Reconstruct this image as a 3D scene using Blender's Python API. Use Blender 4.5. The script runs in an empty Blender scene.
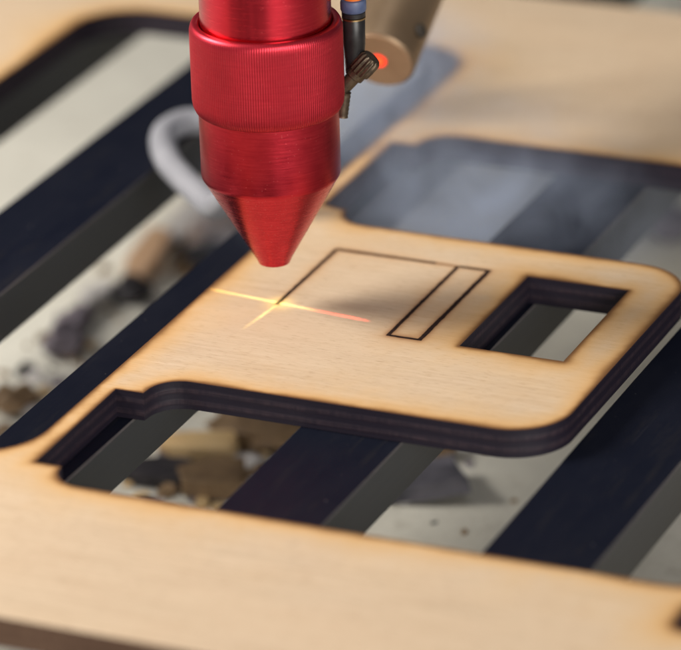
import bpy, bmesh, math, random
import numpy as np
from mathutils import Vector, Matrix, noise
from mathutils.geometry import delaunay_2d_cdt

S = 0.001                      # everything below is written in millimetres
random.seed(11)
scene = bpy.context.scene
COL = scene.collection
PI = math.pi

# ------------------------------------------------------------------ helpers
def link(o, parent=None):
    COL.objects.link(o)
    if parent is not None:
        o.parent = parent
    return o

def mesh_obj(name, verts, faces, mat, parent=None, smooth=False):
    me = bpy.data.meshes.new(name)
    me.from_pydata([(v[0]*S, v[1]*S, v[2]*S) for v in verts], [], faces)
    me.update()
    for m in (mat if isinstance(mat, (list, tuple)) else [mat]):
        me.materials.append(m)
    if smooth:
        me.polygons.foreach_set('use_smooth', [True]*len(me.polygons))
    return link(bpy.data.objects.new(name, me), parent)

def bm_obj(name, bm, mat, parent=None, smooth=False):
    me = bpy.data.meshes.new(name)
    bmesh.ops.recalc_face_normals(bm, faces=bm.faces)
    bmesh.ops.scale(bm, vec=(S, S, S), verts=bm.verts)
    bm.to_mesh(me)
    bm.free()
    me.materials.append(mat)
    if smooth:
        me.polygons.foreach_set('use_smooth', [True]*len(me.polygons))
    return link(bpy.data.objects.new(name, me), parent)

def empty(name, loc=(0, 0, 0)):
    o = bpy.data.objects.new(name, None)
    o.empty_display_size = 0.005
    o.location = (loc[0]*S, loc[1]*S, loc[2]*S)
    return link(o)

def tag(o, label=None, cat=None, group=None, kind=None):
    for k, v in (('label', label), ('category', cat), ('group', group), ('kind', kind)):
        if v:
            o[k] = v
    return o

def sharp(o, ang=35):
    me = o.data
    bm = bmesh.new(); bm.from_mesh(me)
    for e in bm.edges:
        e.smooth = not (len(e.link_faces) == 2 and e.calc_face_angle(0) > math.radians(ang))
    bm.to_mesh(me); bm.free()
    return o

def lathe_bm(profile, seg=96, origin=(0, 0, 0), axis=(0, 0, 1), rmod=None, cap0=True, cap1=True):
    """profile: list of (r, h) from bottom to top, turned about axis through origin"""
    q = Vector((0, 0, 1)).rotation_difference(Vector(axis).normalized())
    o = Vector(origin)
    bm = bmesh.new()
    rings = []
    for i, (r, h) in enumerate(profile):
        ring = []
        for k in range(seg):
            a = 2*PI*k/seg
            rr = r + (rmod(a, i, h) if rmod else 0)
            ring.append(bm.verts.new(o + q @ Vector((rr*math.cos(a), rr*math.sin(a), h))))
        rings.append(ring)
    for a, b in zip(rings, rings[1:]):
        for k in range(seg):
            bm.faces.new((a[k], a[(k+1) % seg], b[(k+1) % seg], b[k]))
    if cap0: bm.faces.new(rings[0][::-1])
    if cap1: bm.faces.new(rings[-1])
    return bm

def tube_bm(pts, r, seg=20, sub=12):
    """smooth tube along a Catmull-Rom path"""
    P = [Vector(p) for p in pts]
    P = [P[0]*2-P[1]] + P + [P[-1]*2-P[-2]]
    path = []
    for i in range(1, len(P)-2):
        for k in range(sub):
            t = k/sub
            a, b, c, d = P[i-1], P[i], P[i+1], P[i+2]
            path.append(0.5*((2*b)+(c-a)*t+(2*a-5*b+4*c-d)*t*t+(3*b-a-3*c+d)*t**3))
    path.append(P[-2])
    bm = bmesh.new(); rings = []
    n0 = Vector((0, 0, 1))
    for i, p in enumerate(path):
        tg = (path[min(i+1, len(path)-1)]-path[max(i-1, 0)]).normalized()
        n0 = (n0 - tg*n0.dot(tg)).normalized()
        b0 = tg.cross(n0)
        rings.append([bm.verts.new(p + r*(math.cos(2*PI*k/seg)*n0 + math.sin(2*PI*k/seg)*b0)) for k in range(seg)])
    for a, b in zip(rings, rings[1:]):
        for k in range(seg):
            bm.faces.new((a[k], a[(k+1) % seg], b[(k+1) % seg], b[k]))
    bm.faces.new(rings[0][::-1]); bm.faces.new(rings[-1])
    return bm

def box_bm(x0, x1, y0, y1, z0, z1, bev=0.0, seg=2):
    bm = bmesh.new()
    bmesh.ops.create_cube(bm, size=1)
    for v in bm.verts:
        v.co = Vector((x0 if v.co.x < 0 else x1, y0 if v.co.y < 0 else y1, z0 if v.co.z < 0 else z1))
    if bev:
        bmesh.ops.bevel(bm, geom=list(bm.edges), offset=bev, segments=seg, profile=0.5, affect='EDGES')
    return bm

# ------------------------------------------------------------------ materials
class NT:
    def __init__(self, name):
        self.m = bpy.data.materials.new(name)
        self.m.use_nodes = True
        self.t = self.m.node_tree
        self.b = self.t.nodes['Principled BSDF']
        self.out = self.t.nodes['Material Output']
    def n(self, typ, **kw):
        nd = self.t.nodes.new('ShaderNode'+typ)
        for k, v in kw.items():
            if k in nd.inputs.keys():
                nd.inputs[k].default_value = v
            else:
                setattr(nd, k, v)
        return nd
    def l(self, a, b):
        self.t.links.new(a, b)
    def math(self, op, a, b=None, c=None, clamp=False):
        nd = self.t.nodes.new('ShaderNodeMath'); nd.operation = op; nd.use_clamp = clamp
        for i, x in enumerate((a, b, c)):
            if x is None: continue
            if isinstance(x, (int, float)): nd.inputs[i].default_value = x
            else: self.l(x, nd.inputs[i])
        return nd.outputs[0]
    def mix(self, f, a, b, mode='MIX'):
        nd = self.t.nodes.new('ShaderNodeMix'); nd.data_type = 'RGBA'; nd.blend_type = mode
        for s, x in ((nd.inputs['Factor'], f), (nd.inputs['A'], a), (nd.inputs['B'], b)):
            if isinstance(x, (int, float)): s.default_value = x
            elif isinstance(x, (tuple, list)): s.default_value = (*x[:3], 1)
            else: self.l(x, s)
        return nd.outputs['Result']
    def ramp(self, f, stops):
        nd = self.t.nodes.new('ShaderNodeValToRGB')
        el = nd.color_ramp.elements
        while len(el) < len(stops): el.new(0.5)
        for e, (p, c) in zip(el, stops):
            e.position = p; e.color = (*c, 1) if len(c) == 3 else c
        self.l(f, nd.inputs['Fac'])
        return nd.outputs['Color']
    def coord(self, scale=(1, 1, 1), out='Object', rot=(0, 0, 0)):
        tc = self.n('TexCoord')
        mp = self.n('Mapping')
        mp.inputs['Scale'].default_value = scale
        mp.inputs['Rotation'].default_value = rot
        self.l(tc.outputs[out], mp.inputs['Vector'])
        return mp.outputs['Vector']
    def noise(self, vec, scale=5, detail=4, rough=0.5, dist=0):
        nd = self.n('TexNoise')
        nd.inputs['Scale'].default_value = scale; nd.inputs['Detail'].default_value = detail
        nd.inputs['Roughness'].default_value = rough; nd.inputs['Distortion'].default_value = dist
        self.l(vec, nd.inputs['Vector'])
        return nd.outputs['Fac']
    def bump(self, h, strength=0.3, dist=0.0001, prev=None):
        nd = self.n('Bump')
        nd.inputs['Strength'].default_value = strength
        nd.inputs['Distance'].default_value = dist
        self.l(h, nd.inputs['Height'])
        if prev is not None: self.l(prev, nd.inputs['Normal'])
        return nd.outputs['Normal']
    def set(self, **kw):
        for k, v in kw.items():
            k = k.replace('_', ' ')
            s = self.b.inputs[k]
            if isinstance(v, (int, float)): s.default_value = v
            elif isinstance(v, (tuple, list)): s.default_value = (*v[:3], 1) if len(v) == 3 and s.type == 'RGBA' else v
            else: self.l(v, s)
        return self

MM = 1000.0   # object coordinates are metres: this turns them into millimetres

def mat_wood():
    t = NT('birch_plywood')
    grain = t.noise(t.coord((0.045*MM, 0.9*MM, 0.5*MM)), 1.0, 6, 0.62, 0.25)
    fleck = t.noise(t.coord((0.40*MM, 3.0*MM, 1*MM)), 1.0, 3, 0.6)
    broad = t.noise(t.coord((0.012*MM, 0.05*MM, 0.05*MM)), 1.0, 3, 0.5)
    mott = t.noise(t.coord((0.07*MM, 0.11*MM, 0.1*MM)), 1.0, 4, 0.6)
    base = t.mix(t.math('MULTIPLY_ADD', grain, 1.9, -0.45, True), (0.435, 0.32, 0.21), (0.65, 0.52, 0.375))
    base = t.mix(t.math('MULTIPLY_ADD', broad, 2.2, -0.65, True), base, (0.585, 0.45, 0.31))
    fl = t.math('MULTIPLY_ADD', fleck, -8.0, 3.55, True)
    base = t.mix(t.math('MULTIPLY', fl, 0.52), base, (0.29, 0.185, 0.105))
    base = t.mix(t.math('MULTIPLY', t.math('MULTIPLY_ADD', mott, -3.0, 1.65, True), 0.22), base, (0.47, 0.32, 0.20))
    # scorch along the laser cuts: a stain whose reach varies with the smoke that blew over it
    at = t.n('Attribute'); at.attribute_name = 'cut_distance'
    d = at.outputs['Fac']
    w1 = t.noise(t.coord((0.05*MM,)*3), 1.0, 3, 0.55)
    w2 = t.noise(t.coord((0.35*MM,)*3), 1.0, 3, 0.55)
    wig = t.math('ADD', t.math('MULTIPLY_ADD', w1, 3.4, -0.80), t.math('MULTIPLY', w2, 0.75))
    dd = t.math('DIVIDE', d, t.math('MAXIMUM', wig, 0.25))
    wide = t.math('EXPONENT', t.math('MULTIPLY', dd, -0.27))
    mid = t.math('EXPONENT', t.math('MULTIPLY', dd, -0.75))
    tight = t.math('EXPONENT', t.math('MULTIPLY', t.math('MULTIPLY', dd, dd), -1.5))
    col = t.mix(t.math('MULTIPLY', wide, 0.80), base, (0.64, 0.39, 0.135))
    col = t.mix(t.math('MULTIPLY', mid, 0.74), col, (0.50, 0.225, 0.045))
    col = t.mix(t.math('MULTIPLY', tight, 0.86), col, (0.075, 0.028, 0.012))
    al = t.n('Attribute'); al.attribute_name = 'line_distance'
    e = t.math('DIVIDE', al.outputs['Fac'], t.math('MAXIMUM', wig, 0.25))
    h1 = t.math('EXPONENT', t.math('MULTIPLY', e, -0.75))
    h2 = t.math('EXPONENT', t.math('MULTIPLY', t.math('MULTIPLY', e, e), -3.0))
    col = t.mix(t.math('MULTIPLY', h1, 0.50), col, (0.52, 0.26, 0.075))
    col = t.mix(t.math('MULTIPLY', h2, 0.70), col, (0.22, 0.085, 0.03))
    t.set(Base_Color=col, Roughness=0.58)
    t.b.inputs['Specular IOR Level'].default_value = 0.3
    nb = t.bump(fleck, 0.35, 0.00006)
    t.set(Normal=t.bump(grain, 0.3, 0.00008, nb))
    return t.m

def mat_char(name, dark, light, rawmix=0.0):
    t = NT(name)
    tc = t.n('TexCoord'); sp = t.n('SeparateXYZ'); t.l(tc.outputs['Object'], sp.inputs[0])
    z = t.math('MULTIPLY', sp.outputs['Z'], MM)
    nz = t.noise(t.coord((0.12*MM, 0.12*MM, 0.6*MM)), 1.0, 4, 0.6)
    zz = t.math('ADD', z, t.math('MULTIPLY', nz, 0.5))
    ply = t.math('SINE', t.math('MULTIPLY', zz, 2*PI/2.2))
    ply = t.math('MULTIPLY_ADD', ply, 0.9, 0.35, True)
    fine = t.noise(t.coord((0.08*MM, 0.08*MM, 3.0*MM)), 1.0, 4, 0.6)
    stripe = t.noise(t.coord((1.2*MM, 1.2*MM, 0.15*MM)), 1.0, 3, 0.6)
    f = t.math('MULTIPLY', ply, t.math('MULTIPLY_ADD', fine, 1.8, -0.35, True))
    col = t.mix(f, dark, light)
    col = t.mix(t.math('MULTIPLY', t.math('MULTIPLY_ADD', stripe, 4.0, -1.5, True), 0.7), col, dark)
    t.set(Base_Color=col, Roughness=0.62)
    t.b.inputs['Specular IOR Level'].default_value = 0.35
    nb = t.bump(stripe, 0.5, 0.00012)
    t.set(Normal=t.bump(zz, 0.0, 0.0001, t.bump(f, 0.6, 0.00015, nb)))
    return t.m

def mat_line(name, c1, c2):
    t = NT(name)
    nz = t.noise(t.coord((0.9*MM,)*3), 1.0, 4, 0.6)
    t.set(Base_Color=t.mix(t.math('MULTIPLY_ADD', nz, 2.4, -0.7, True), c1, c2), Roughness=0.8)
    t.b.inputs['Specular IOR Level'].default_value = 0.15
    return t.m

def mat_anodised(name, kind):
    """red anodised aluminium; kind: turned (circumferential tool marks) / knurled / cone"""
    t = NT(name)
    tc = t.n('TexCoord'); sp = t.n('SeparateXYZ'); t.l(tc.outputs['Object'], sp.inputs[0])
    ang = t.math('ARCTAN2', sp.outputs['Y'], sp.outputs['X'])
    z = t.math('MULTIPLY', sp.outputs['Z'], MM)
    cb = t.n('CombineXYZ')
    t.l(t.math('MULTIPLY', ang, 2.0), cb.inputs[0]); t.l(t.math('MULTIPLY', z, 2.6), cb.inputs[1])
    marks = t.noise(cb.outputs[0], 1.0, 5, 0.65)
    cb2 = t.n('CombineXYZ')
    t.l(t.math('MULTIPLY', ang, 3.0), cb2.inputs[0]); t.l(t.math('MULTIPLY', z, 0.25), cb2.inputs[1])
    blotch = t.noise(cb2.outputs[0], 1.0, 4, 0.6)
    vor = t.n('TexVoronoi'); vor.feature = 'F1'
    t.l(t.coord((0.55*MM,)*3), vor.inputs['Vector']); vor.inputs['Scale'].default_value = 1.0
    sep = t.n('SeparateColor'); t.l(vor.outputs['Color'], sep.inputs[0])
    size = t.math('MULTIPLY_ADD', sep.outputs[0], 0.115, -0.085)
    speck = t.math('LESS_THAN', vor.outputs['Distance'], size)
    vor2 = t.n('TexVoronoi'); vor2.feature = 'F1'
    t.l(t.coord((3.4*MM,)*3), vor2.inputs['Vector']); vor2.inputs['Scale'].default_value = 1.0
    sep2 = t.n('SeparateColor'); t.l(vor2.outputs['Color'], sep2.inputs[0])
    thr = {'turned': 0.96, 'knurled': 0.97, 'cone': 0.86, 'smooth': 0.99}[kind]
    dust = t.math('MULTIPLY', t.math('GREATER_THAN', sep2.outputs[0], thr),
                  t.math('LESS_THAN', vor2.outputs['Distance'], 0.30))
    col = t.mix(t.math('MULTIPLY_ADD', marks, 2.2, -0.6, True), (0.48, 0.017, 0.036), (0.65, 0.040, 0.062))
    col = t.mix(t.math('MULTIPLY', t.math('MULTIPLY_ADD', blotch, 1.2, -0.35, True), 0.25 if kind == 'smooth' else 1.0), col, (0.36, 0.010, 0.026))
    if kind == 'knurled':      # relief painted into the colour: shaded grooves, ridges worn and lit brighter
        kn = t.math('MULTIPLY_ADD', t.math('COSINE', t.math('MULTIPLY', ang, 190.0)), 0.5, 0.5)
        worn = t.math('MULTIPLY_ADD', blotch, 1.8, -0.45, True)
        col = t.mix(t.math('MULTIPLY', t.math('MULTIPLY', kn, worn), 0.38), col, (0.74, 0.07, 0.09))
        col = t.mix(t.math('MULTIPLY', t.math('SUBTRACT', 1.0, kn), 0.22), col, (0.20, 0.006, 0.016))
    dirt = t.math('MAXIMUM', speck, t.math('MULTIPLY', dust, 0.32))
    col = t.mix(t.math('MULTIPLY', dirt, 0.55), col, (0.62, 0.30, 0.27))
    metal = t.math('MULTIPLY_ADD', dirt, -0.6, {'turned': .95, 'knurled': .9, 'cone': .97, 'smooth': 1.0}[kind], True)
    r0 = {'turned': 0.30, 'knurled': 0.42, 'cone': 0.27, 'smooth': 0.26}[kind]
    rough = t.math('ADD', t.math('MULTIPLY_ADD', marks, 0.14, r0 - 0.07), t.math('MULTIPLY', dirt, 0.35))
    t.set(Base_Color=col, Metallic=metal, Roughness=rough)
    t.set(Coat_Weight={'turned': .15, 'knurled': .15, 'cone': .15, 'smooth': .1}[kind], Coat_Roughness=0.3)
    nb = t.bump(marks, {'turned': .5, 'knurled': .2, 'cone': .4, 'smooth': .1}[kind], 0.00005)
    t.set(Normal=t.bump(dirt, 0.25, 0.00005, nb))
    return t.m

def mat_slat():
    """sooted matt top and greyer sides, reflected tones painted into both"""
    t = NT('two_tone_metal_bar')
    st = t.noise(t.coord((0.5*MM, 0.012*MM, 2.2*MM)), 1.0, 5, 0.65)
    sm = t.noise(t.coord((0.06*MM, 0.03*MM, 0.05*MM)), 1.0, 5, 0.65)
    drip = t.noise(t.coord((0.30*MM, 0.05*MM, 0.05*MM), rot=(0, 0, 0.9)), 1.0, 5, 0.65)
    scr = t.noise(t.coord((3.0*MM, 0.05*MM, 3.0*MM), rot=(0, 0, 0.12)), 1.0, 2, 0.5)
    geo = t.n('NewGeometry'); sp = t.n('SeparateXYZ'); t.l(geo.outputs['True Normal'], sp.inputs[0])
    up = t.math('GREATER_THAN', sp.outputs['Z'], 0.3)
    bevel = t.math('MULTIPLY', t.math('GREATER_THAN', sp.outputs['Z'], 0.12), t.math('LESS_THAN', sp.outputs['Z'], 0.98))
    def specks(scale, a, b):
        vor = t.n('TexVoronoi'); t.l(t.coord((scale*MM,)*3), vor.inputs['Vector']); vor.inputs['Scale'].default_value = 1.0
        sep = t.n('SeparateColor'); t.l(vor.outputs['Color'], sep.inputs[0])
        return t.math('LESS_THAN', vor.outputs['Distance'], t.math('MULTIPLY_ADD', sep.outputs[0], a, b))
    speck = t.math('MAXIMUM', specks(0.30, 0.22, -0.15), specks(0.8, 0.30, -0.22))
    top = t.mix(t.math('MULTIPLY_ADD', sm, 2.4, -0.7, True), (0.0028, 0.0042, 0.0110), (0.0085, 0.0098, 0.0170))
    top = t.mix(t.math('MULTIPLY', t.math('MULTIPLY_ADD', drip, 4.0, -2.2, True), 0.5), top, (0.022, 0.020, 0.019))
    top = t.mix(t.math('MULTIPLY', t.math('MULTIPLY_ADD', scr, 12.0, -8.6, True), 0.35), top, (0.06, 0.055, 0.055))
    side = t.mix(st, (0.0130, 0.0150, 0.0185), (0.027, 0.0295, 0.034))
    side = t.mix(t.math('MULTIPLY', t.math('MULTIPLY_ADD', sm, 3.0, -1.3, True), 0.5), side, (0.014, 0.013, 0.012))
    col = t.mix(up, side, top)  # tray reflection on the sides, dark room on the tops, put into the colour
    col = t.mix(t.math('MULTIPLY', bevel, t.math('MULTIPLY_ADD', drip, 0.7, 0.1, True)), col, (0.20, 0.18, 0.17))  # worn bevels, their edge highlight painted into the colour
    col = t.mix(t.math('MULTIPLY', t.math('MULTIPLY', speck, up), 0.6), col, (0.16, 0.15, 0.15))
    t.set(Base_Color=col, Roughness=t.math('MULTIPLY_ADD', up, 0.20, t.math('MULTIPLY_ADD', st, 0.2, 0.24)))
    t.set(Specular_IOR_Level=t.math('MULTIPLY_ADD', up, -0.40, 0.5))
    t.set(Normal=t.bump(st, 0.12, 0.00004))
    return t.m

def mat_tray():
    t = NT('dusty_cream_tray')
    a = t.noise(t.coord((0.03*MM,)*3), 1.0, 5, 0.6)
    b = t.noise(t.coord((0.14*MM,)*3), 1.0, 5, 0.65)
    c = t.noise(t.coord((0.6*MM,)*3), 1.0, 3, 0.6)
    col = t.mix(t.math('MULTIPLY_ADD', a, 2.2, -0.6, True), (0.51, 0.50, 0.44), (0.65, 0.635, 0.56))
    col = t.mix(t.math('MULTIPLY', t.math('MULTIPLY_ADD', b, -5.0, 2.2, True), 0.5), col, (0.27, 0.24, 0.19))
    col = t.mix(t.math('MULTIPLY', t.math('MULTIPLY_ADD', c, 3.0, -1.5, True), 0.25), col, (0.20, 0.17, 0.14))
    t.set(Base_Color=col, Roughness=0.6, Normal=t.bump(b, 0.3, 0.0006))
    return t.m

def mat_simple(name, c1, c2, rough=0.5, metal=0.0, scale=0.3, bump=0.15, stretch=(1, 1, 1), spec=0.4):
    t = NT(name)
    a = t.noise(t.coord(tuple(scale*MM*s for s in stretch)), 1.0, 5, 0.6)
    t.set(Base_Color=t.mix(t.math('MULTIPLY_ADD', a, 2.4, -0.7, True), c1, c2), Metallic=metal,
          Roughness=t.math('MULTIPLY_ADD', a, 0.2, rough-0.1), Normal=t.bump(a, bump, 0.0002))
    t.b.inputs['Specular IOR Level'].default_value = spec
    return t.m

def mat_emit(name, col, strength):
    t = NT(name)
    lw = t.n('LayerWeight'); lw.inputs[0].default_value = 0.3
    t.set(Base_Color=(0.3, 0.02, 0.01), Roughness=0.3, Emission_Color=col, Emission_Strength=strength)
    return t.m

M_wood = mat_wood()
M_char = mat_char('laser_charred_edge', (0.0085, 0.0055, 0.013), (0.040, 0.024, 0.031))
M_raw = mat_char('sawn_ply_edge', (0.11, 0.062, 0.040), (0.22, 0.135, 0.085))
M_line = mat_line('burned_groove', (0.010, 0.006, 0.006), (0.032, 0.014, 0.010))
M_faint = mat_line('lightly_burned_groove', (0.025, 0.011, 0.007), (0.075, 0.034, 0.016))
M_trace = mat_line('barely_burned_groove', (0.16, 0.075, 0.03), (0.30, 0.16, 0.07))
M_turn = mat_anodised('red_anodised_turned', 'turned')
M_knurl = mat_anodised('red_anodised_knurled', 'knurled')
M_cone = mat_anodised('red_anodised_cone', 'cone')
M_smooth = mat_anodised('red_anodised_polished', 'smooth')
M_slat = mat_slat()
M_tray = mat_tray()

# ------------------------------------------------------------------ setting: the tray under the bars
TRAY = -60.0
def tray():
    n = 60
    xs = np.linspace(-420, 460, n); ys = np.linspace(-480, 700, n)
    vs = [(x, y, TRAY + 0.5*noise.noise((x*0.012, y*0.012, 3.1))) for y in ys for x in xs]
    fs = [(j*n+i, j*n+i+1, (j+1)*n+i+1, (j+1)*n+i) for j in range(n-1) for i in range(n-1)]
    tag(mesh_obj('tray_floor', vs, fs, M_tray, smooth=True), kind='structure')
tray()

# ------------------------------------------------------------------ supporting bars
SL_X = [-126.8, -77.6, -28.4, 20.9, 70.1]
SL_LAB = ['black metal bar farthest left, crossing the dim top left corner under the sheet',
          'black metal bar under the pale hose loop, left of the red nozzle',
          'black metal bar showing as a dark strip along the left edge of the plywood piece',
          'black metal bar passing under the middle of the plywood piece, left of its window',
          'black metal bar at the right, just beyond the rounded plywood corner']
first = None
for x, lab in zip(SL_X, SL_LAB):
    if first is None:
        o = first = bm_obj('support_bar', box_bm(0, 20, -330, 520, -15.6, -5.62, 0.28, 1), M_slat)
    else:
        o = first.copy(); COL.objects.link(o)
    o.location = (x*S, 0, 0)
    tag(o, lab, 'metal bar', 'parallel black bars carrying the plywood sheet')

# ------------------------------------------------------------------ plywood sheet
TH = 5.5
def arc(cx, cy, r, a0, a1, n=10):
    return [(cx+r*math.cos(math.radians(a0+(a1-a0)*k/n)), cy+r*math.sin(math.radians(a0+(a1-a0)*k/n))) for k in range(n+1)]

def rrect(x0, x1, y0, y1, r, n=10):
    return (arc(x1-r, y0+r, r, -90, 0, n) + arc(x1-r, y1-r, r, 0, 90, n) +
            arc(x0+r, y1-r, r, 90, 180, n) + arc(x0+r, y0+r, r, 180, 270, n))

XR = 119.0
right_open = ([(-11.6, 84.0), (-6.4, 84.0)] + arc(0.2, 85.0, 6.4, 180, 90, 8) +
              arc(XR-13, 91.4-13, 13, 90, 0) + arc(XR-13, -83.3+13, 13, 0, -90) +
              arc(0.0, -77.0, 6.3, 270, 180, 8) + [(-11.5, -76.9), (-11.7, -44.4), (-6.3, -44.3)] +
              arc(0.0, -43.2, 6.2, 180, 90, 8) +
              arc(69.0-11.0, -36.9+11.0, 11.0, -90, 0, 14) + arc(69.1-11.5, 41.5-11.5, 11.5, 0, 90, 14) +
              arc(0.0, 47.6, 6.1, 270, 180, 8) + [(-11.4, 48.6)])
left_open = rrect(-105.0, -15.4, -77.5, 139.5, 13)
window = [(39.4, -5.8), (59.7, -5.8), (59.7, 28.65), (39.4, 28.65)]
slot = rrect(112.8, 121, -97.5, -87.5, 2.5, 5)
outer = [(-130, -131.5), (150, -131.5), (150, 176), (-130, 176)]

def resample(loop, step):
    out = []
    n = len(loop)
    for i in range(n):
        a, b = np.array(loop[i], float), np.array(loop[(i+1) % n], float)
        L = np.linalg.norm(b-a)
        if L < 1e-4: continue
        k = max(1, int(round(L/step)))
        for j in range(k):
            out.append(tuple(a+(b-a)*j/k))
    return out

def seg_dist(P, segs):
    d = np.full(len(P), 1e9)
    for (a, b) in segs:
        a = np.array(a); b = np.array(b); ab = b-a
        t = np.clip(((P-a)@ab)/max(ab@ab, 1e-12), 0, 1)
        d = np.minimum(d, np.hypot(*(P-a-t[:, None]*ab).T))
    return d

def inside(P, loop):
    x, y = P[:, 0], P[:, 1]
    c = np.zeros(len(P), bool)
    n = len(loop)
    for i in range(n):
        x0, y0 = loop[i]; x1, y1 = loop[(i+1) % n]
        if y0 == y1: continue
        m = ((y0 > y) != (y1 > y)) & (x < (x1-x0)*(y-y0)/(y1-y0)+x0)
        c ^= m
    return c

LINES = [  # centre line of every burned groove: a, b, width, material
    ((0, 0.4), (0, 28.65), 0.55, 'dark'),
    ((0, 28.65), (20.6, 28.65), 0.74, 'faint'),
    ((20.6, 28.65), (24.9, 28.65), 0.42, 'trace'),
]
RECT = (25.2, 31.5, -5.75, 28.6)

def build_sheet():
    cuts = [right_open, left_open, window, slot]
    segs = []
    for lp in cuts:
        segs += [(lp[i], lp[(i+1) % len(lp)]) for i in range(len(lp))]
    x0, x1, y0, y1 = RECT
    lsegs = [(l[0], l[1]) for l in LINES] + [((x0, y0), (x1, y0)), ((x1, y0), (x1, y1)), ((x1, y1), (x0, y1)), ((x0, y1), (x0, y0)), ((20.6, 28.65), (25.2, 28.65))]
    loops = [resample(lp, 1.6) for lp in cuts] + [resample(outer, 8)]
    verts, edges = [], []
    for lp in loops:
        b = len(verts)
        verts += lp
        edges += [(b+i, b+(i+1) % len(lp)) for i in range(len(lp))]
    # steiner points: fine near cuts and grooves, coarse elsewhere
    gx, gy = np.meshgrid(np.arange(-130, 130, 1.1), np.arange(-131, 176, 1.1))
    G = np.stack([gx.ravel(), gy.ravel()], 1)
    G[:, 0] += (np.round(G[:, 1]/1.1) % 2)*0.55
    rs = np.random.RandomState(3)
    dc = seg_dist(G, segs); dl = seg_dist(G, lsegs)
    keep = ((dc > 0.55) & (dc < 9)) | (dl < 3.0) & (dc > .55)
    coarse = (dc >= 9) & (rs.rand(len(G)) < 0.06)
    G = G[keep | coarse]
    # rows hugging the grooves so that their dark halo is resolved
    extra = []
    for a, b in lsegs:
        a = np.array(a); b = np.array(b); L = np.linalg.norm(b-a); u = (b-a)/L; nn = np.array((-u[1], u[0]))
        for k in range(int(L/0.5)+1):
            for off in (-0.75, -0.3, 0.3, 0.75):
                extra.append(a+u*min(k*0.5, L)+nn*off)
    for lp in loops[:-1]:
        A = np.array(lp); Bn = np.roll(A, -1, 0); Pv = np.roll(A, 1, 0)
        tg = Bn-Pv; tg /= np.linalg.norm(tg, axis=1)[:, None]
        nn = np.stack([-tg[:, 1], tg[:, 0]], 1)
        for off in (-0.28, 0.28):
            extra += list(A+nn*off)
    extra = np.array(extra)
    extra = extra[seg_dist(extra, segs) > 0.15]
    P = np.concatenate([G, extra])
    solid = ~(inside(P, right_open) | inside(P, left_open) | inside(P, window) | inside(P, slot)) & inside(P, outer)
    P = P[solid]
    allv = [Vector(v) for v in verts] + [Vector(v) for v in P]
    v2, e2, f2, *_ = delaunay_2d_cdt(allv, edges, [], 0, 1e-4)
    V = np.array([tuple(v) for v in v2]); F = np.array([tuple(f) for f in f2])
    c = V[F].mean(1)
    ok = inside(c, outer) & ~(inside(c, right_open) | inside(c, left_open) | inside(c, window) | inside(c, slot))
    F = F[ok]
    n = len(V)
    zt = np.array([0.10*noise.noise((x*0.02, y*0.02, 0.7)) for x, y in V])   # hand-flat, not machine-flat
    zt[:] = 0
    top = [(x, y, z) for (x, y), z in zip(V, zt)]
    bot = [(x, y, -TH) for x, y in V]
    faces = [tuple(int(i) for i in f) for f in F] + [tuple(int(i)+n for i in f[::-1]) for f in F]
    sheet = mesh_obj('plywood_sheet', top+bot, faces, M_wood)
    tag(sheet, 'pale birch plywood sheet with laser cut openings, scorched edges and a rounded end piece', 'plywood sheet')
    me = sheet.data
    if me.polygons[0].normal.z < 0:
        me.flip_normals()
    for nm, sg in (('cut_distance', segs), ('line_distance', lsegs)):
        d = seg_dist(V, sg).astype(np.float32)
        a = me.attributes.new(nm, 'FLOAT', 'POINT')
        a.data.foreach_set('value', np.concatenate([d, d]))
    # charred walls of the cuts, one child mesh; the sawn outer edge another
    def walls(name, lps, mat):
        vs, fs = [], []
        for lp in lps:
            b = len(vs); m = len(lp); rows = 5
            for r in range(rows):
                z = -TH*r/(rows-1)
                A = np.array(lp)
                for i, (x, y) in enumerate(lp):
                    w = 0.05*noise.noise((x*0.9, y*0.9, z*1.5)) if 0 < r < rows-1 else 0
                    vs.append((x+w, y+w, z))
            for r in range(rows-1):
                for i in range(m):
                    j = (i+1) % m
                    fs.append((b+r*m+i, b+r*m+j, b+(r+1)*m+j, b+(r+1)*m+i))
        return sharp(mesh_obj(name, vs, fs, mat, sheet, smooth=True), 30)
    walls('charred_edge', loops[:-1], M_char)
    walls('sawn_edge', loops[-1:], M_raw)
    # grooves: narrow burned strips with an uneven outline
    def strip(name, a, b, w, mat, seed):
        a = np.array(a, float); b = np.array(b, float); L = np.linalg.norm(b-a); u = (b-a)/L; nn = np.array((-u[1], u[0]))
        k = max(4, int(L/0.35)); vs = []
        for i in range(k+1):
            p = a+u*L*i/k
            for s in (-1, 1):
                ww = 1.25*w/2*(1+0.22*noise.noise((i*0.33, s*7.0, seed)))
                q = p+nn*s*ww
                vs.append((q[0], q[1], 0.03))
        return vs, [(2*i, 2*i+2, 2*i+3, 2*i+1) for i in range(k)]
    for i, (a, b, w, kind) in enumerate(LINES):
        vs, fs = strip('g', a, b, w, None, i+.5)
        o = mesh_obj('burned_line', vs, fs, {'dark': M_line, 'faint': M_faint, 'trace': M_trace}[kind], sheet)
        o['label'] = 'fresh dark burned line running back from the laser cross' if kind == 'dark' else ('fainter brown burned line across the far side' if kind == 'faint' else 'barely burned stretch of line before the narrow rectangle')
    vs, fs = [], []
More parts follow.
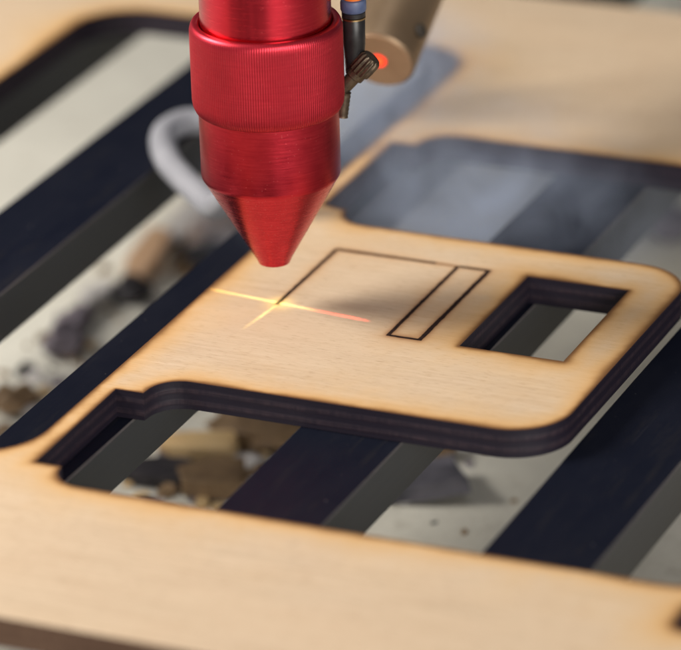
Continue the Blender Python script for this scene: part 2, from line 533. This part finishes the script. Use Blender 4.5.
    for i, (a, b, w) in enumerate([((x0, y0-.3), (x0, y1+.2), 0.62), ((x1, y1+.3), (x1, y0-.35), 0.72), ((x0+.3, y0), (x1-.3, y0), 0.6), ((x0+.3, y1), (x1-.3, y1), 0.62)]):
        v, f = strip('g', a, b, w, None, 9.5+i)
        fs += [tuple(k+len(vs) for k in q) for q in f]; vs += v
    o = mesh_obj('burned_outline', vs, fs, M_line, sheet)
    o['label'] = 'narrow dark burned rectangle beside the window'
    return sheet
build_sheet()

# ------------------------------------------------------------------ laser head
head = empty('laser_cutter', (0, 0, 8.8))
tag(head, 'red anodised laser cutting head with knurled collar and conical nozzle pointing at the plywood', 'laser cutter')
def hp(name, bm, mat, parent=head, smooth=True, ang=40):
    o = bm_obj(name, bm, mat, None, smooth)
    off = Vector((0, 0, 8.8*S)) if parent is head else Vector((0, 0, 0))
    if parent is head:
        o.data.transform(Matrix.Translation(-off))
    o.parent = parent
    return sharp(o, ang)

hp('nozzle_cone', lathe_bm([(1.2, 12), (1.1, 8.9), (2.5, 8.75), (2.95, 8.9), (3.2, 9.5), (3.6, 10.3), (8.0, 18.1), (12.2, 25.6), (12.75, 26.6)], 128, cap1=False), M_cone, ang=45)
hp('nozzle_barrel', lathe_bm([(12.70, 26.4), (12.86, 26.75), (12.93, 27.2), (12.95, 33), (12.95, 40.2)], 128, cap0=False, cap1=False), M_turn)
NK = 190
def knurl(a, i, h):
    return 0.06*max(-0.6, math.cos(NK*a)) if 2 <= i <= 9 else 0
prof = [(12.4, 39.6), (13.0, 39.65), (13.45, 40.0), (13.85, 40.9), (13.98, 42.0), (14.0, 44), (14.0, 48), (14.0, 52), (14.0, 54.6), (13.98, 55.4), (13.85, 56.1), (13.55, 56.6), (13.2, 56.75), (12.5, 56.7), (12.25, 56.4), (12.2, 55.0)]
hp('knurled_collar', lathe_bm(prof, NK*6, rmod=knurl, cap0=False, cap1=False), M_knurl, ang=60)
hp('lens_tube', lathe_bm([(12.05, 54.5), (12.05, 60), (12.05, 75), (12.05, 96), (11.7, 96.4)], 128, cap0=False), M_smooth)

# air fitting screwed into the right side of the head
FX, FY = 12.7, 11.0
M_black = mat_simple('black_nylon', (0.010, 0.010, 0.011), (0.022, 0.021, 0.022), 0.38, 0, 0.6, 0.1)
M_blue = mat_simple('blue_grey_plastic', (0.06, 0.085, 0.17), (0.10, 0.13, 0.23), 0.45, 0, 0.5, 0.1)
M_orange = mat_simple('orange_tubing', (0.62, 0.13, 0.02), (0.75, 0.20, 0.03), 0.3, 0, 0.3, 0.05)
M_brass = mat_simple('aged_brass', (0.30, 0.20, 0.10), (0.52, 0.38, 0.20), 0.35, 1.0, 0.8, 0.25)
M_dkbrass = mat_simple('dirty_brass', (0.055, 0.042, 0.032), (0.14, 0.105, 0.07), 0.45, 0.7, 0.8, 0.3)
fit = hp('air_fitting', lathe_bm([(1.5, 43.6), (1.75, 44.2), (1.8, 47), (2.05, 50), (2.1, 54.3), (1.9, 54.6), (1.9, 55.1), (2.2, 55.2), (2.2, 56.0), (1.9, 56.2)], 40, (FX, FY, 0)), M_black)
for nm, pr, mt in (('brass_ring', [(1.95, 54.65), (2.22, 54.7), (2.22, 55.0), (1.95, 55.1)], M_brass),
                   ('release_collar', [(1.9, 56.0), (2.25, 56.2), (2.4, 56.6), (2.4, 57.9), (2.25, 58.4), (1.7, 58.6)], M_blue)):
    o = hp(nm, lathe_bm(pr, 40, (FX, FY, 0), cap0=False, cap1=False), mt, fit)
    o.data.transform(Matrix.Translation((0, 0, -8.8*S)))
# knurled adjusting screw, tilted away from the head, and its threaded root
ax = Vector((0.62, 0.22, 0.72)).normalized()
root = Vector((12.9, 9.4, 43.6))
def kn2(a, i, h):
    return 0.16*math.cos(14*a) if 4 <= i <= 6 else 0
hp('adjusting_screw', lathe_bm([(1.3, -4.5), (1.35, 0.2), (1.75, 0.4), (1.75, 1.5), (1.95, 1.7), (2.05, 3.0), (2.0, 5.0), (1.7, 5.5), (0.9, 5.7)], 112, root, ax, kn2), M_dkbrass)
tb = bmesh.new()
tl = lathe_bm([(1.0 if k % 2 else 1.12, 0.4*k) for k in range(13)], 32, (11.3, 7.6, 36.4), Vector((0.12, 0.1, 0.98)))
hp('threaded_stem', tl, M_dkbrass)

hose = bm_obj('air_tube', tube_bm([(FX, FY, 57.0), (FX, FY, 62), (FX+.4, FY+.2, 74), (FX+2, FY+2, 92)], 1.85, 24, 8), M_orange, smooth=True)
tag(hose, 'short orange air tube plugged into the blue ringed fitting beside the red head', 'air tube')

# ------------------------------------------------------------------ cross-line pointer behind the head
aim = Vector((0.2, 1.1, 0))
em = Vector((-3.75, 59.7, 27.2))
axis = (em-aim).normalized()
ptr = empty('laser_pointer', (em.x, em.y, em.z))
tag(ptr, 'bronze coloured cylindrical laser pointer behind the head, its end face glowing red', 'laser pointer')
M_bronze = mat_simple('bronze_barrel', (0.19, 0.13, 0.078), (0.28, 0.20, 0.125), 0.42, 0.65, 0.05, 0.06, (1, 1, 0.2))
M_face = mat_simple('bronze_face', (0.32, 0.20, 0.115), (0.39, 0.25, 0.15), 0.55, 0.35, 0.2, 0.08)
M_red = mat_emit('glowing_red_lens', (1.0, 0.014, 0.006), 1.9)
M_redcore = mat_emit('glowing_red_core', (1.0, 0.07, 0.015), 2.4)
M_screw = mat_simple('dark_screw', (0.025, 0.021, 0.016), (0.05, 0.042, 0.032), 0.7, 0.1, 0.6, 0.2)
def pp(name, bm, mat, parent=ptr):
    o = bm_obj(name, bm, mat, None, True)
    o.data.transform(Matrix.Translation(-em*S))
    o.parent = parent
    return sharp(o, 40)
body = pp('pointer_body', lathe_bm([(6.9, 0.25), (7.25, 0.6), (7.3, 1.2), (7.3, 30), (7.3, 70)], 96, em, axis), M_bronze)
face = pp('end_face', lathe_bm([(1.45, 0.30), (1.6, 0.08), (6.7, 0.05), (6.85, 0.3)], 96, em, axis), M_face)
lens = pp('glowing_lens', lathe_bm([(1.1, 0.15), (1.15, -0.1), (1.45, -0.12), (1.5, 0.25)], 40, em, axis, cap0=False, cap1=False), M_red, face)
pp('lens_core', lathe_bm([(0.05, -0.02), (0.7, -0.02), (1.1, 0.1)], 40, em, axis), M_redcore, face)
side = axis.cross(Vector((0, 0, 1))).normalized()
scr_dir = (side*(-0.93) + axis.cross(side)*0.35).normalized()
if scr_dir.dot(Vector((0.917, 0.397, -0.03))) < 0: scr_dir = -scr_dir
pp('clamp_screw', lathe_bm([(1.0, 6.6), (1.0, 7.4), (1.35, 7.45), (1.4, 8.2), (1.1, 8.5)], 24, em+axis*6.5, scr_dir), M_screw)

# ------------------------------------------------------------------ pale hose loop lying over the bars
M_hose = mat_simple('pale_grey_hose', (0.24, 0.245, 0.27), (0.31, 0.315, 0.345), 0.5, 0, 0.1, 0.1)
ZH = -2.8
loop = [(-34, 92, 80), (-35, 91, 40), (-39, 90, 14), (-46, 90, 1.5), (-54, 90.3, ZH), (-60, 87.0, ZH), (-61.2, 80.5, ZH), (-58.2, 72.8, ZH),
        (-52.8, 64.7, ZH), (-46.7, 58.1, ZH), (-40.7, 52.3, ZH), (-34.5, 46.5, ZH+.2), (-29, 42, 2), (-24, 40, 9), (-20, 40, 22), (-18, 41, 45), (-18, 41, 85)]
tag(bm_obj('grey_hose', tube_bm(loop, 2.75, 24, 10), M_hose, smooth=True),
    'pale grey hose bent into a loop behind the red nozzle, over the black bars', 'hose')

# ------------------------------------------------------------------ scraps on the tray
def scrap(name, label, cat, c, size, rz, mat, seed, shape='chip', group='offcuts and cinders fallen into the tray'):
    rnd = random.Random(seed)
    bm = bmesh.new()
    sx, sy, sz = size
    if shape == 'chip':      # broken piece of board: irregular polygon with thickness
        n = rnd.randint(6, 8)
        ring = []
        for k in range(n):
            a = 2*PI*k/n + rnd.uniform(-.25, .25)
            c4 = max(abs(math.cos(a)), abs(math.sin(a)))
            ring.append((sx/2*math.cos(a)/c4*rnd.uniform(.75, 1.0), sy/2*math.sin(a)/c4*rnd.uniform(.75, 1.0)))
        lo = [bm.verts.new((x, y, 0)) for x, y in ring]
        hi = [bm.verts.new((x*.97, y*.97, sz*rnd.uniform(.9, 1.1))) for x, y in ring]
        bm.faces.new(lo[::-1]); bm.faces.new(hi)
        for k in range(n):
            bm.faces.new((lo[k], lo[(k+1) % n], hi[(k+1) % n], hi[k]))
        bmesh.ops.bevel(bm, geom=list(bm.edges), offset=min(size)*0.06, segments=1, affect='EDGES')
    else:                    # cinder: rough lump
        bmesh.ops.create_icosphere(bm, subdivisions=4, radius=0.5)
        for v in bm.verts:
            p = v.co.normalized()
            d = 1 + 0.40*noise.noise(p*1.3+Vector((seed, 0, 0))) + 0.09*noise.noise(p*4.0+Vector((0, seed, 0)))
            v.co = Vector((p.x*sx/2*d, p.y*sy/2*d, max(0.0, (p.z*.5+.45))*sz*d))
    if shape == 'chip':      # lies askew on the crumbs under it
        bmesh.ops.rotate(bm, verts=bm.verts, cent=(0, 0, 0), matrix=Matrix.Rotation(math.radians(rnd.uniform(-9, 9)), 3, 'X') @ Matrix.Rotation(math.radians(rnd.uniform(-9, 9)), 3, 'Y'))
        lowest = min(v.co.z for v in bm.verts)
        bmesh.ops.translate(bm, verts=bm.verts, vec=(0, 0, -lowest))
    bmesh.ops.rotate(bm, verts=bm.verts, cent=(0, 0, 0), matrix=Matrix.Rotation(math.radians(rz), 3, 'Z'))
    o = bm_obj(name, bm, mat, smooth=(shape != 'chip'))
    o.location = ((c[0]+0.93*(TRAY+34.5))*S, (c[1]-2.08*(TRAY+36))*S, (TRAY+0.25)*S)
    return tag(o, label, cat, group)

M_peach = mat_simple('peach_offcut', (0.50, 0.30, 0.17), (0.62, 0.42, 0.27), 0.6, 0, 0.1, 0.2)
M_tan = mat_simple('tan_offcut', (0.50, 0.33, 0.15), (0.62, 0.46, 0.25), 0.6, 0, 0.1, 0.2)
M_pale = mat_simple('pale_ash', (0.50, 0.48, 0.47), (0.62, 0.60, 0.58), 0.7, 0, 0.2, 0.4)
M_lilac = mat_simple('lilac_grey_film', (0.42, 0.40, 0.56), (0.60, 0.58, 0.72), 0.35, 0, 0.2, 0.3)
M_dark = mat_simple('black_cinder', (0.010, 0.009, 0.012), (0.035, 0.031, 0.036), 0.6, 0, 0.3, 0.6)
M_slate = mat_simple('bluish_cinder', (0.012, 0.013, 0.020), (0.13, 0.125, 0.15), 0.6, 0, 0.12, 0.6)
M_mauve = mat_simple('mauve_cinder', (0.10, 0.085, 0.105), (0.20, 0.175, 0.20), 0.7, 0, 0.2, 0.5)
M_brown = mat_simple('brown_offcut', (0.12, 0.075, 0.04), (0.26, 0.17, 0.09), 0.65, 0, 0.15, 0.4)
M_pink = mat_simple('pinkish_offcut', (0.42, 0.32, 0.27), (0.52, 0.42, 0.37), 0.65, 0, 0.15, 0.3)
scrap('wood_offcut', 'peach coloured offcut on the tray left of the red nozzle', 'offcut', (-70, 82), (8, 26, 4), 8, M_peach, 1)
scrap('cinder', 'black cinder just in front of the peach offcut', 'cinder', (-66.5, 67.5), (9, 9, 5), 20, M_dark, 2, 'lump')
scrap('ash_flake', 'whitish ash flake behind the peach offcut', 'ash flake', (-70, 104), (9, 22, 4), -5, M_pale, 3)
scrap('wood_offcut', 'pinkish offcut lying beside the cone of the nozzle', 'offcut', (-61.5, 106), (11, 20, 5), -22, M_pink, 4)
scrap('cinder', 'dark flat cinder in front of the pinkish offcut', 'cinder', (-60, 93), (10, 9, 4), 40, M_dark, 5, 'lump')
scrap('wood_offcut', 'dark brown offcut behind the whitish ash flake', 'offcut', (-71, 120), (12, 16, 6), 30, M_brown, 6)
scrap('ash_flake', 'pale ash flake on the tray between peach offcut and mauve cinder', 'ash flake', (-72, 61), (6, 20, 3), 3, M_pale, 7)
scrap('cinder', 'mauve grey sliver along the second black bar', 'cinder', (-71, 50), (6, 16, 4), 5, M_mauve, 8, 'lump')
scrap('cinder', 'rounded mauve grey cinder alone on the cream tray at the left', 'cinder', (-67.5, 37), (9, 12, 6), 10, M_mauve, 9, 'lump')
scrap('cinder', 'dark cinder at the left border of the picture', 'cinder', (-64, 7), (9, 11, 5), 10, M_brown, 10, 'lump')
scrap('wood_offcut', 'tan block of wood seen through the front opening', 'offcut', (-17.5, -1), (17, 10, 3.2), 14, M_tan, 11)
scrap('cinder', 'black charred block in front of the tan block', 'cinder', (-19, -13.5), (20, 11, 2.6), 8, M_dark, 12)
scrap('film_flake', 'lilac flake of film behind the tan block', 'film flake', (-15.5, 8), (6, 6, 2), 30, M_lilac, 13, 'lump')
scrap('film_flake', 'whitish flake of film right of the tan block, beside the middle bar', 'film flake', (-6.5, -2), (6, 7, 2.5), -12, M_pale, 14, 'lump')
scrap('film_flake', 'lilac flake of film on the brown offcut in the front opening', 'film flake', (-9, -8), (6, 5, 2.5), 15, M_lilac, 15, 'lump')
scrap('wood_offcut', 'brown offcut at the front of the front opening', 'offcut', (-9, -14), (15, 15, 4), 25, M_brown, 16)
scrap('wood_offcut', 'large rounded brown offcut under the front edge of the plywood piece', 'offcut', (-9.5, 14), (22, 20, 6), 12, M_brown, 17, 'lump')
scrap('cinder', 'large bluish black chunk between the middle and the right bar', 'cinder', (32.5, -1), (19, 17, 3.2), 30, M_slate, 23)
scrap('cinder', 'small dark crumb behind the bluish black chunk', 'cinder', (29.5, 16), (5, 7, 4), 10, M_brown, 19, 'lump')
scrap('ash_flake', 'pale pinkish flake behind the bluish black chunk', 'ash flake', (25.5, 14), (7, 9, 4), 10, M_pink, 20)
scrap('cinder', 'dark lump at the right border beyond the rounded corner', 'cinder', (33, 142), (10, 15, 7), 10, M_mauve, 21, 'lump')

# crumbs of charred wood and ash, too many to count
def crumbs():
    rnd = random.Random(77)
    mats = [M_dark, M_brown, M_tan, M_mauve, M_pale]
    vs, fs, mi = [], [], []
    def add(x, y, r, m):
        b = len(vs); n = rnd.randint(5, 7); h = r*rnd.uniform(.35, .8); e = rnd.uniform(.5, 1.0); a0 = rnd.uniform(0, PI)
        for k in range(n):
            a = 2*PI*k/n; q = r*rnd.uniform(.7, 1.1)
            px, py = q*math.cos(a), q*e*math.sin(a)
            vs.append((x+px*math.cos(a0)-py*math.sin(a0), y+px*math.sin(a0)+py*math.cos(a0), TRAY+0.1))
        for k in range(n):
            p = vs[b+k]
            vs.append((x+(p[0]-x)*.75, y+(p[1]-y)*.75, TRAY+h*rnd.uniform(.7, 1.2)))
        for k in range(n):
            fs.append((b+k, b+(k+1) % n, b+n+(k+1) % n, b+n+k)); mi.append(m)
        fs.append(tuple(b+n+k for k in range(n))); mi.append(m)
    for cx, cy, sx_, sy_, cnt, rmax in ((-36, 44, 9, 17, 95, 3.4), (-90, 120, 9, 50, 70, 3.0), (10, 48, 12, 20, 16, 2.0), (-5, 60, 200, 200, 60, 1.8)):
        for _ in range(cnt):
            add(rnd.gauss(cx, sx_), rnd.gauss(cy, sy_), rnd.uniform(.5, 1)**2*rmax, rnd.choices(range(5), (4, 5, 2, 3, 2))[0])
    o = mesh_obj('tray_crumbs', vs, fs, mats)
    o.data.polygons.foreach_set('material_index', mi)
    tag(o, 'crumbs of charred wood and ash scattered over the cream tray', 'crumbs', kind='stuff')
crumbs()

# ------------------------------------------------------------------ smoke drifting off the cut
def smoke():
    bm = bmesh.new()
    bmesh.ops.create_icosphere(bm, subdivisions=3, radius=1.0)
    for v in bm.verts:
        v.co = Vector((v.co.x*60, v.co.y*60, v.co.z*18))
    m = bpy.data.materials.new('thin_smoke'); m.use_nodes = True
    t = m.node_tree; t.nodes.remove(t.nodes['Principled BSDF'])
    out = t.nodes['Material Output']
    pv = t.nodes.new('ShaderNodeVolumePrincipled')
    pv.inputs['Color'].default_value = (0.60, 0.68, 0.84, 1)
    pv.inputs['Anisotropy'].default_value = 0.1
    def nn(typ): return t.nodes.new('ShaderNode'+typ)
    tc = nn('TexCoord')
    mp = nn('Mapping'); mp.inputs['Scale'].default_value = (1/0.060, 1/0.060, 1/0.018)
    t.links.new(tc.outputs['Object'], mp.inputs['Vector'])
    ln = nn('VectorMath'); ln.operation = 'LENGTH'; t.links.new(mp.outputs['Vector'], ln.inputs[0])
    mr = nn('MapRange'); mr.interpolation_type = 'SMOOTHSTEP'
    mr.inputs['From Min'].default_value = 1.0; mr.inputs['From Max'].default_value = 0.25
    t.links.new(ln.outputs['Value'], mr.inputs['Value'])
    nz = nn('TexNoise'); nz.inputs['Scale'].default_value = 48; nz.inputs['Detail'].default_value = 3
    nz.inputs['Distortion'].default_value = 2.2
    t.links.new(tc.outputs['Object'], nz.inputs['Vector'])
    nr = nn('MapRange'); nr.inputs['From Min'].default_value = 0.30; nr.inputs['From Max'].default_value = 0.74
    t.links.new(nz.outputs['Fac'], nr.inputs['Value'])
    mu = nn('Math'); mu.operation = 'MULTIPLY'
    t.links.new(mr.outputs['Result'], mu.inputs[0]); t.links.new(nr.outputs['Result'], mu.inputs[1])
    m2 = nn('Math'); m2.operation = 'MULTIPLY'; m2.inputs[1].default_value = 66.0
    t.links.new(mu.outputs[0], m2.inputs[0]); t.links.new(m2.outputs[0], pv.inputs['Density'])
    t.links.new(pv.outputs['Volume'], out.inputs['Volume'])
    o = bm_obj('smoke', bm, m)
    o.location = (3*S, 78*S, -8*S)
    o2 = o.copy(); COL.objects.link(o2)
    o2.location = (-25*S, 112*S, 2*S); o2.scale = (0.42, 0.75, 0.8)
    tag(o2, 'pale smoke wisp over the bar end between the nozzle and the pointer', 'smoke', kind='stuff')
    tag(o, 'thin bluish smoke drifting over the rear opening behind the nozzle', 'smoke', kind='stuff')
smoke()

# ------------------------------------------------------------------ light
def area(name, loc, target, size, power, col, size_y=None):
    L = bpy.data.lights.new(name, 'AREA')
    L.energy = power; L.color = col; L.size = size*S
    if size_y:
        L.shape = 'RECTANGLE'; L.size_y = size_y*S
    o = bpy.data.objects.new(name, L)
    o.location = Vector(loc)*S
    o.rotation_euler = (Vector(target)-Vector(loc)).to_track_quat('-Z', 'Y').to_euler()
    return link(o)

def polar(az, el, d):   # az measured from +x towards +y
    a, e = math.radians(az), math.radians(el)
    return (d*math.cos(e)*math.cos(a), d*math.cos(e)*math.sin(a), d*math.sin(e))

area('key_lamp', polar(196, 37, 540), (0, 0, 10), 185, 4.5, (1.0, 0.94, 0.865))
area('fill_lamp', polar(-42, 15, 950), (20, 0, -20), 520, 7.8, (1.0, 0.96, 0.91), 300)
area('overhead_fill', (-60, 60, 1000), (0, 30, 0), 420, 0.9, (0.98, 0.98, 1.0))  # added overhead fill to brighten the tray gaps, no seen source

# cross pointer: a real projector lamp at the glowing lens
sp = bpy.data.lights.new('cross_projector', 'SPOT')
sp.energy = 0.72; sp.shadow_soft_size = 0.0001; sp.spot_size = math.radians(50); sp.spot_blend = 0.0
spo = bpy.data.objects.new('cross_projector', sp)
src = em - axis*0.6
zl = axis                                    # spots shine along local -Z
d_x = Vector((0.9941, -0.108, 0)); d_y = Vector((-0.105, -0.9945, 0))
xl = (d_x - zl*d_x.dot(zl)).normalized(); yl = zl.cross(xl)
R = Matrix((xl, yl, zl)).transposed()
spo.matrix_world = Matrix.Translation(src*S) @ R.to_4x4()
link(spo)
sp.use_nodes = True
nt = sp.node_tree
emn = nt.nodes['Emission']
def N(t): return nt.nodes.new('ShaderNode'+t)
def mth(op, a, b=None, clamp=False):
    nd = N('Math'); nd.operation = op; nd.use_clamp = clamp
    for i, x in enumerate((a, b)):
        if x is None: continue
        if isinstance(x, (int, float)): nd.inputs[i].default_value = x
        else: nt.links.new(x, nd.inputs[i])
    return nd.outputs[0]
tc = N('TexCoord'); sx = N('SeparateXYZ'); nt.links.new(tc.outputs['Normal'], sx.inputs[0])
az_ = mth('ABSOLUTE', sx.outputs['Z'])
Dm = (src-aim).length
a_ = mth('MULTIPLY', mth('DIVIDE', sx.outputs['X'], az_), Dm)     # millimetres on a screen at the aim point
b_ = mth('MULTIPLY', mth('DIVIDE', sx.outputs['Y'], az_), Dm)
def gauss(v, s): return mth('EXPONENT', mth('MULTIPLY', mth('MULTIPLY', v, v), -1.0/(2*s*s)))
def loc2(p):
    q = R.transposed() @ (p-src); k = Dm/abs(q.z); return q.x*k, q.y*k
ux, uy = loc2(aim+d_y*10)
ul = math.hypot(ux, uy); ux, uy = ux/ul, uy/ul
fy_end = loc2(aim+d_y*14.2); fy_end = math.hypot(*fy_end)
across = mth('ADD', mth('MULTIPLY', a_, -uy), mth('MULTIPLY', b_, ux))
along = mth('ADD', mth('MULTIPLY', a_, ux), mth('MULTIPLY', b_, uy))
def gate(v, lo, hi, soft):
    return mth('MULTIPLY', mth('MULTIPLY', mth('SUBTRACT', v, lo), 1/soft, True), mth('MULTIPLY', mth('SUBTRACT', hi, v), 1/soft, True))
h_arm = mth('MULTIPLY', gauss(b_, 0.11), gate(a_, -16.5, 18.6, 3.0))
v_arm = mth('MULTIPLY', mth('MULTIPLY', gauss(across, 0.22), gate(along, -0.5, fy_end, 3.0)), 0.9)
dot = mth('MULTIPLY', gauss(mth('SQRT', mth('ADD', mth('MULTIPLY', a_, a_), mth('MULTIPLY', mth('MULTIPLY', b_, b_), 5.0))), 1.6), 0.6)
spn = N('TexNoise'); spn.inputs['Scale'].default_value = 160; spn.inputs['Detail'].default_value = 2
nt.links.new(tc.outputs['Normal'], spn.inputs['Vector'])
grainy = mth('ADD', mth('MULTIPLY', spn.outputs['Fac'], 2.2), -0.1)
tot = mth('ADD', mth('MULTIPLY', mth('ADD', h_arm, v_arm), grainy), dot)
mr = N('MapRange'); nt.links.new(a_, mr.inputs['Value'])
mr.inputs['From Min'].default_value = 4.0; mr.inputs['From Max'].default_value = 8.5
cm = N('Mix'); cm.data_type = 'RGBA'
nt.links.new(mr.outputs['Result'], cm.inputs['Factor'])
cm.inputs['A'].default_value = (1.0, 0.78, 0.22, 1); cm.inputs['B'].default_value = (1.0, 0.05, 0.03, 1)
nt.links.new(cm.outputs['Result'], emn.inputs['Color'])
nt.links.new(tot, emn.inputs['Strength'])

# world: a dim room, darker at the far side, paler behind the camera
w = bpy.data.worlds.new('World'); scene.world = w; w.use_nodes = True
wt = w.node_tree; bg = wt.nodes['Background']
tcw = wt.nodes.new('ShaderNodeTexCoord')
mp = wt.nodes.new('ShaderNodeMapping'); wt.links.new(tcw.outputs['Generated'], mp.inputs['Vector'])
dotn = wt.nodes.new('ShaderNodeVectorMath'); dotn.operation = 'DOT_PRODUCT'
wt.links.new(tcw.outputs['Generated'], dotn.inputs[0]); dotn.inputs[1].default_value = Vector((-0.1, -0.8, 0.4)).normalized()
rw = wt.nodes.new('ShaderNodeValToRGB')
mw = wt.nodes.new('ShaderNodeMapRange'); mw.inputs['From Min'].default_value = -1; wt.links.new(dotn.outputs['Value'], mw.inputs['Value'])
wt.links.new(mw.outputs['Result'], rw.inputs['Fac'])
el = rw.color_ramp.elements
el[0].position = 0.15; el[0].color = (0.05, 0.055, 0.085, 1)
el[1].position = 0.95; el[1].color = (0.50, 0.47, 0.45, 1)
wt.links.new(rw.outputs['Color'], bg.inputs['Color'])
bg.inputs['Strength'].default_value = 0.45

# ------------------------------------------------------------------ camera
cam = bpy.data.cameras.new('camera')
co = bpy.data.objects.new('camera', cam); link(co)
r_ = Vector((0.91738624, 0.39701314, -0.02798301)); u_ = Vector((-0.13592875, 0.37862234, 0.91551543)); f_ = Vector((-0.37406665, 0.83607756, -0.40130842))
co.matrix_world = Matrix.Translation(Vector((329.557, -707.313, 337.377))*S) @ Matrix((r_, u_, -f_)).transposed().to_4x4()
cam.sensor_width = 36; cam.sensor_fit = 'HORIZONTAL'
cam.lens = 36*4540.77/681
cam.clip_start = 0.02; cam.clip_end = 20
cam.dof.use_dof = True
cam.dof.focus_distance = 0.829
cam.dof.aperture_fstop = 13.0
cam.dof.aperture_blades = 0
scene.camera = co

scene.view_settings.view_transform = 'Standard'
scene.view_settings.look = 'None'
scene.view_settings.exposure = 0.13
scene.view_settings.gamma = 1.0
scene.cycles.use_denoising = True
scene.cycles.volume_bounces = 3
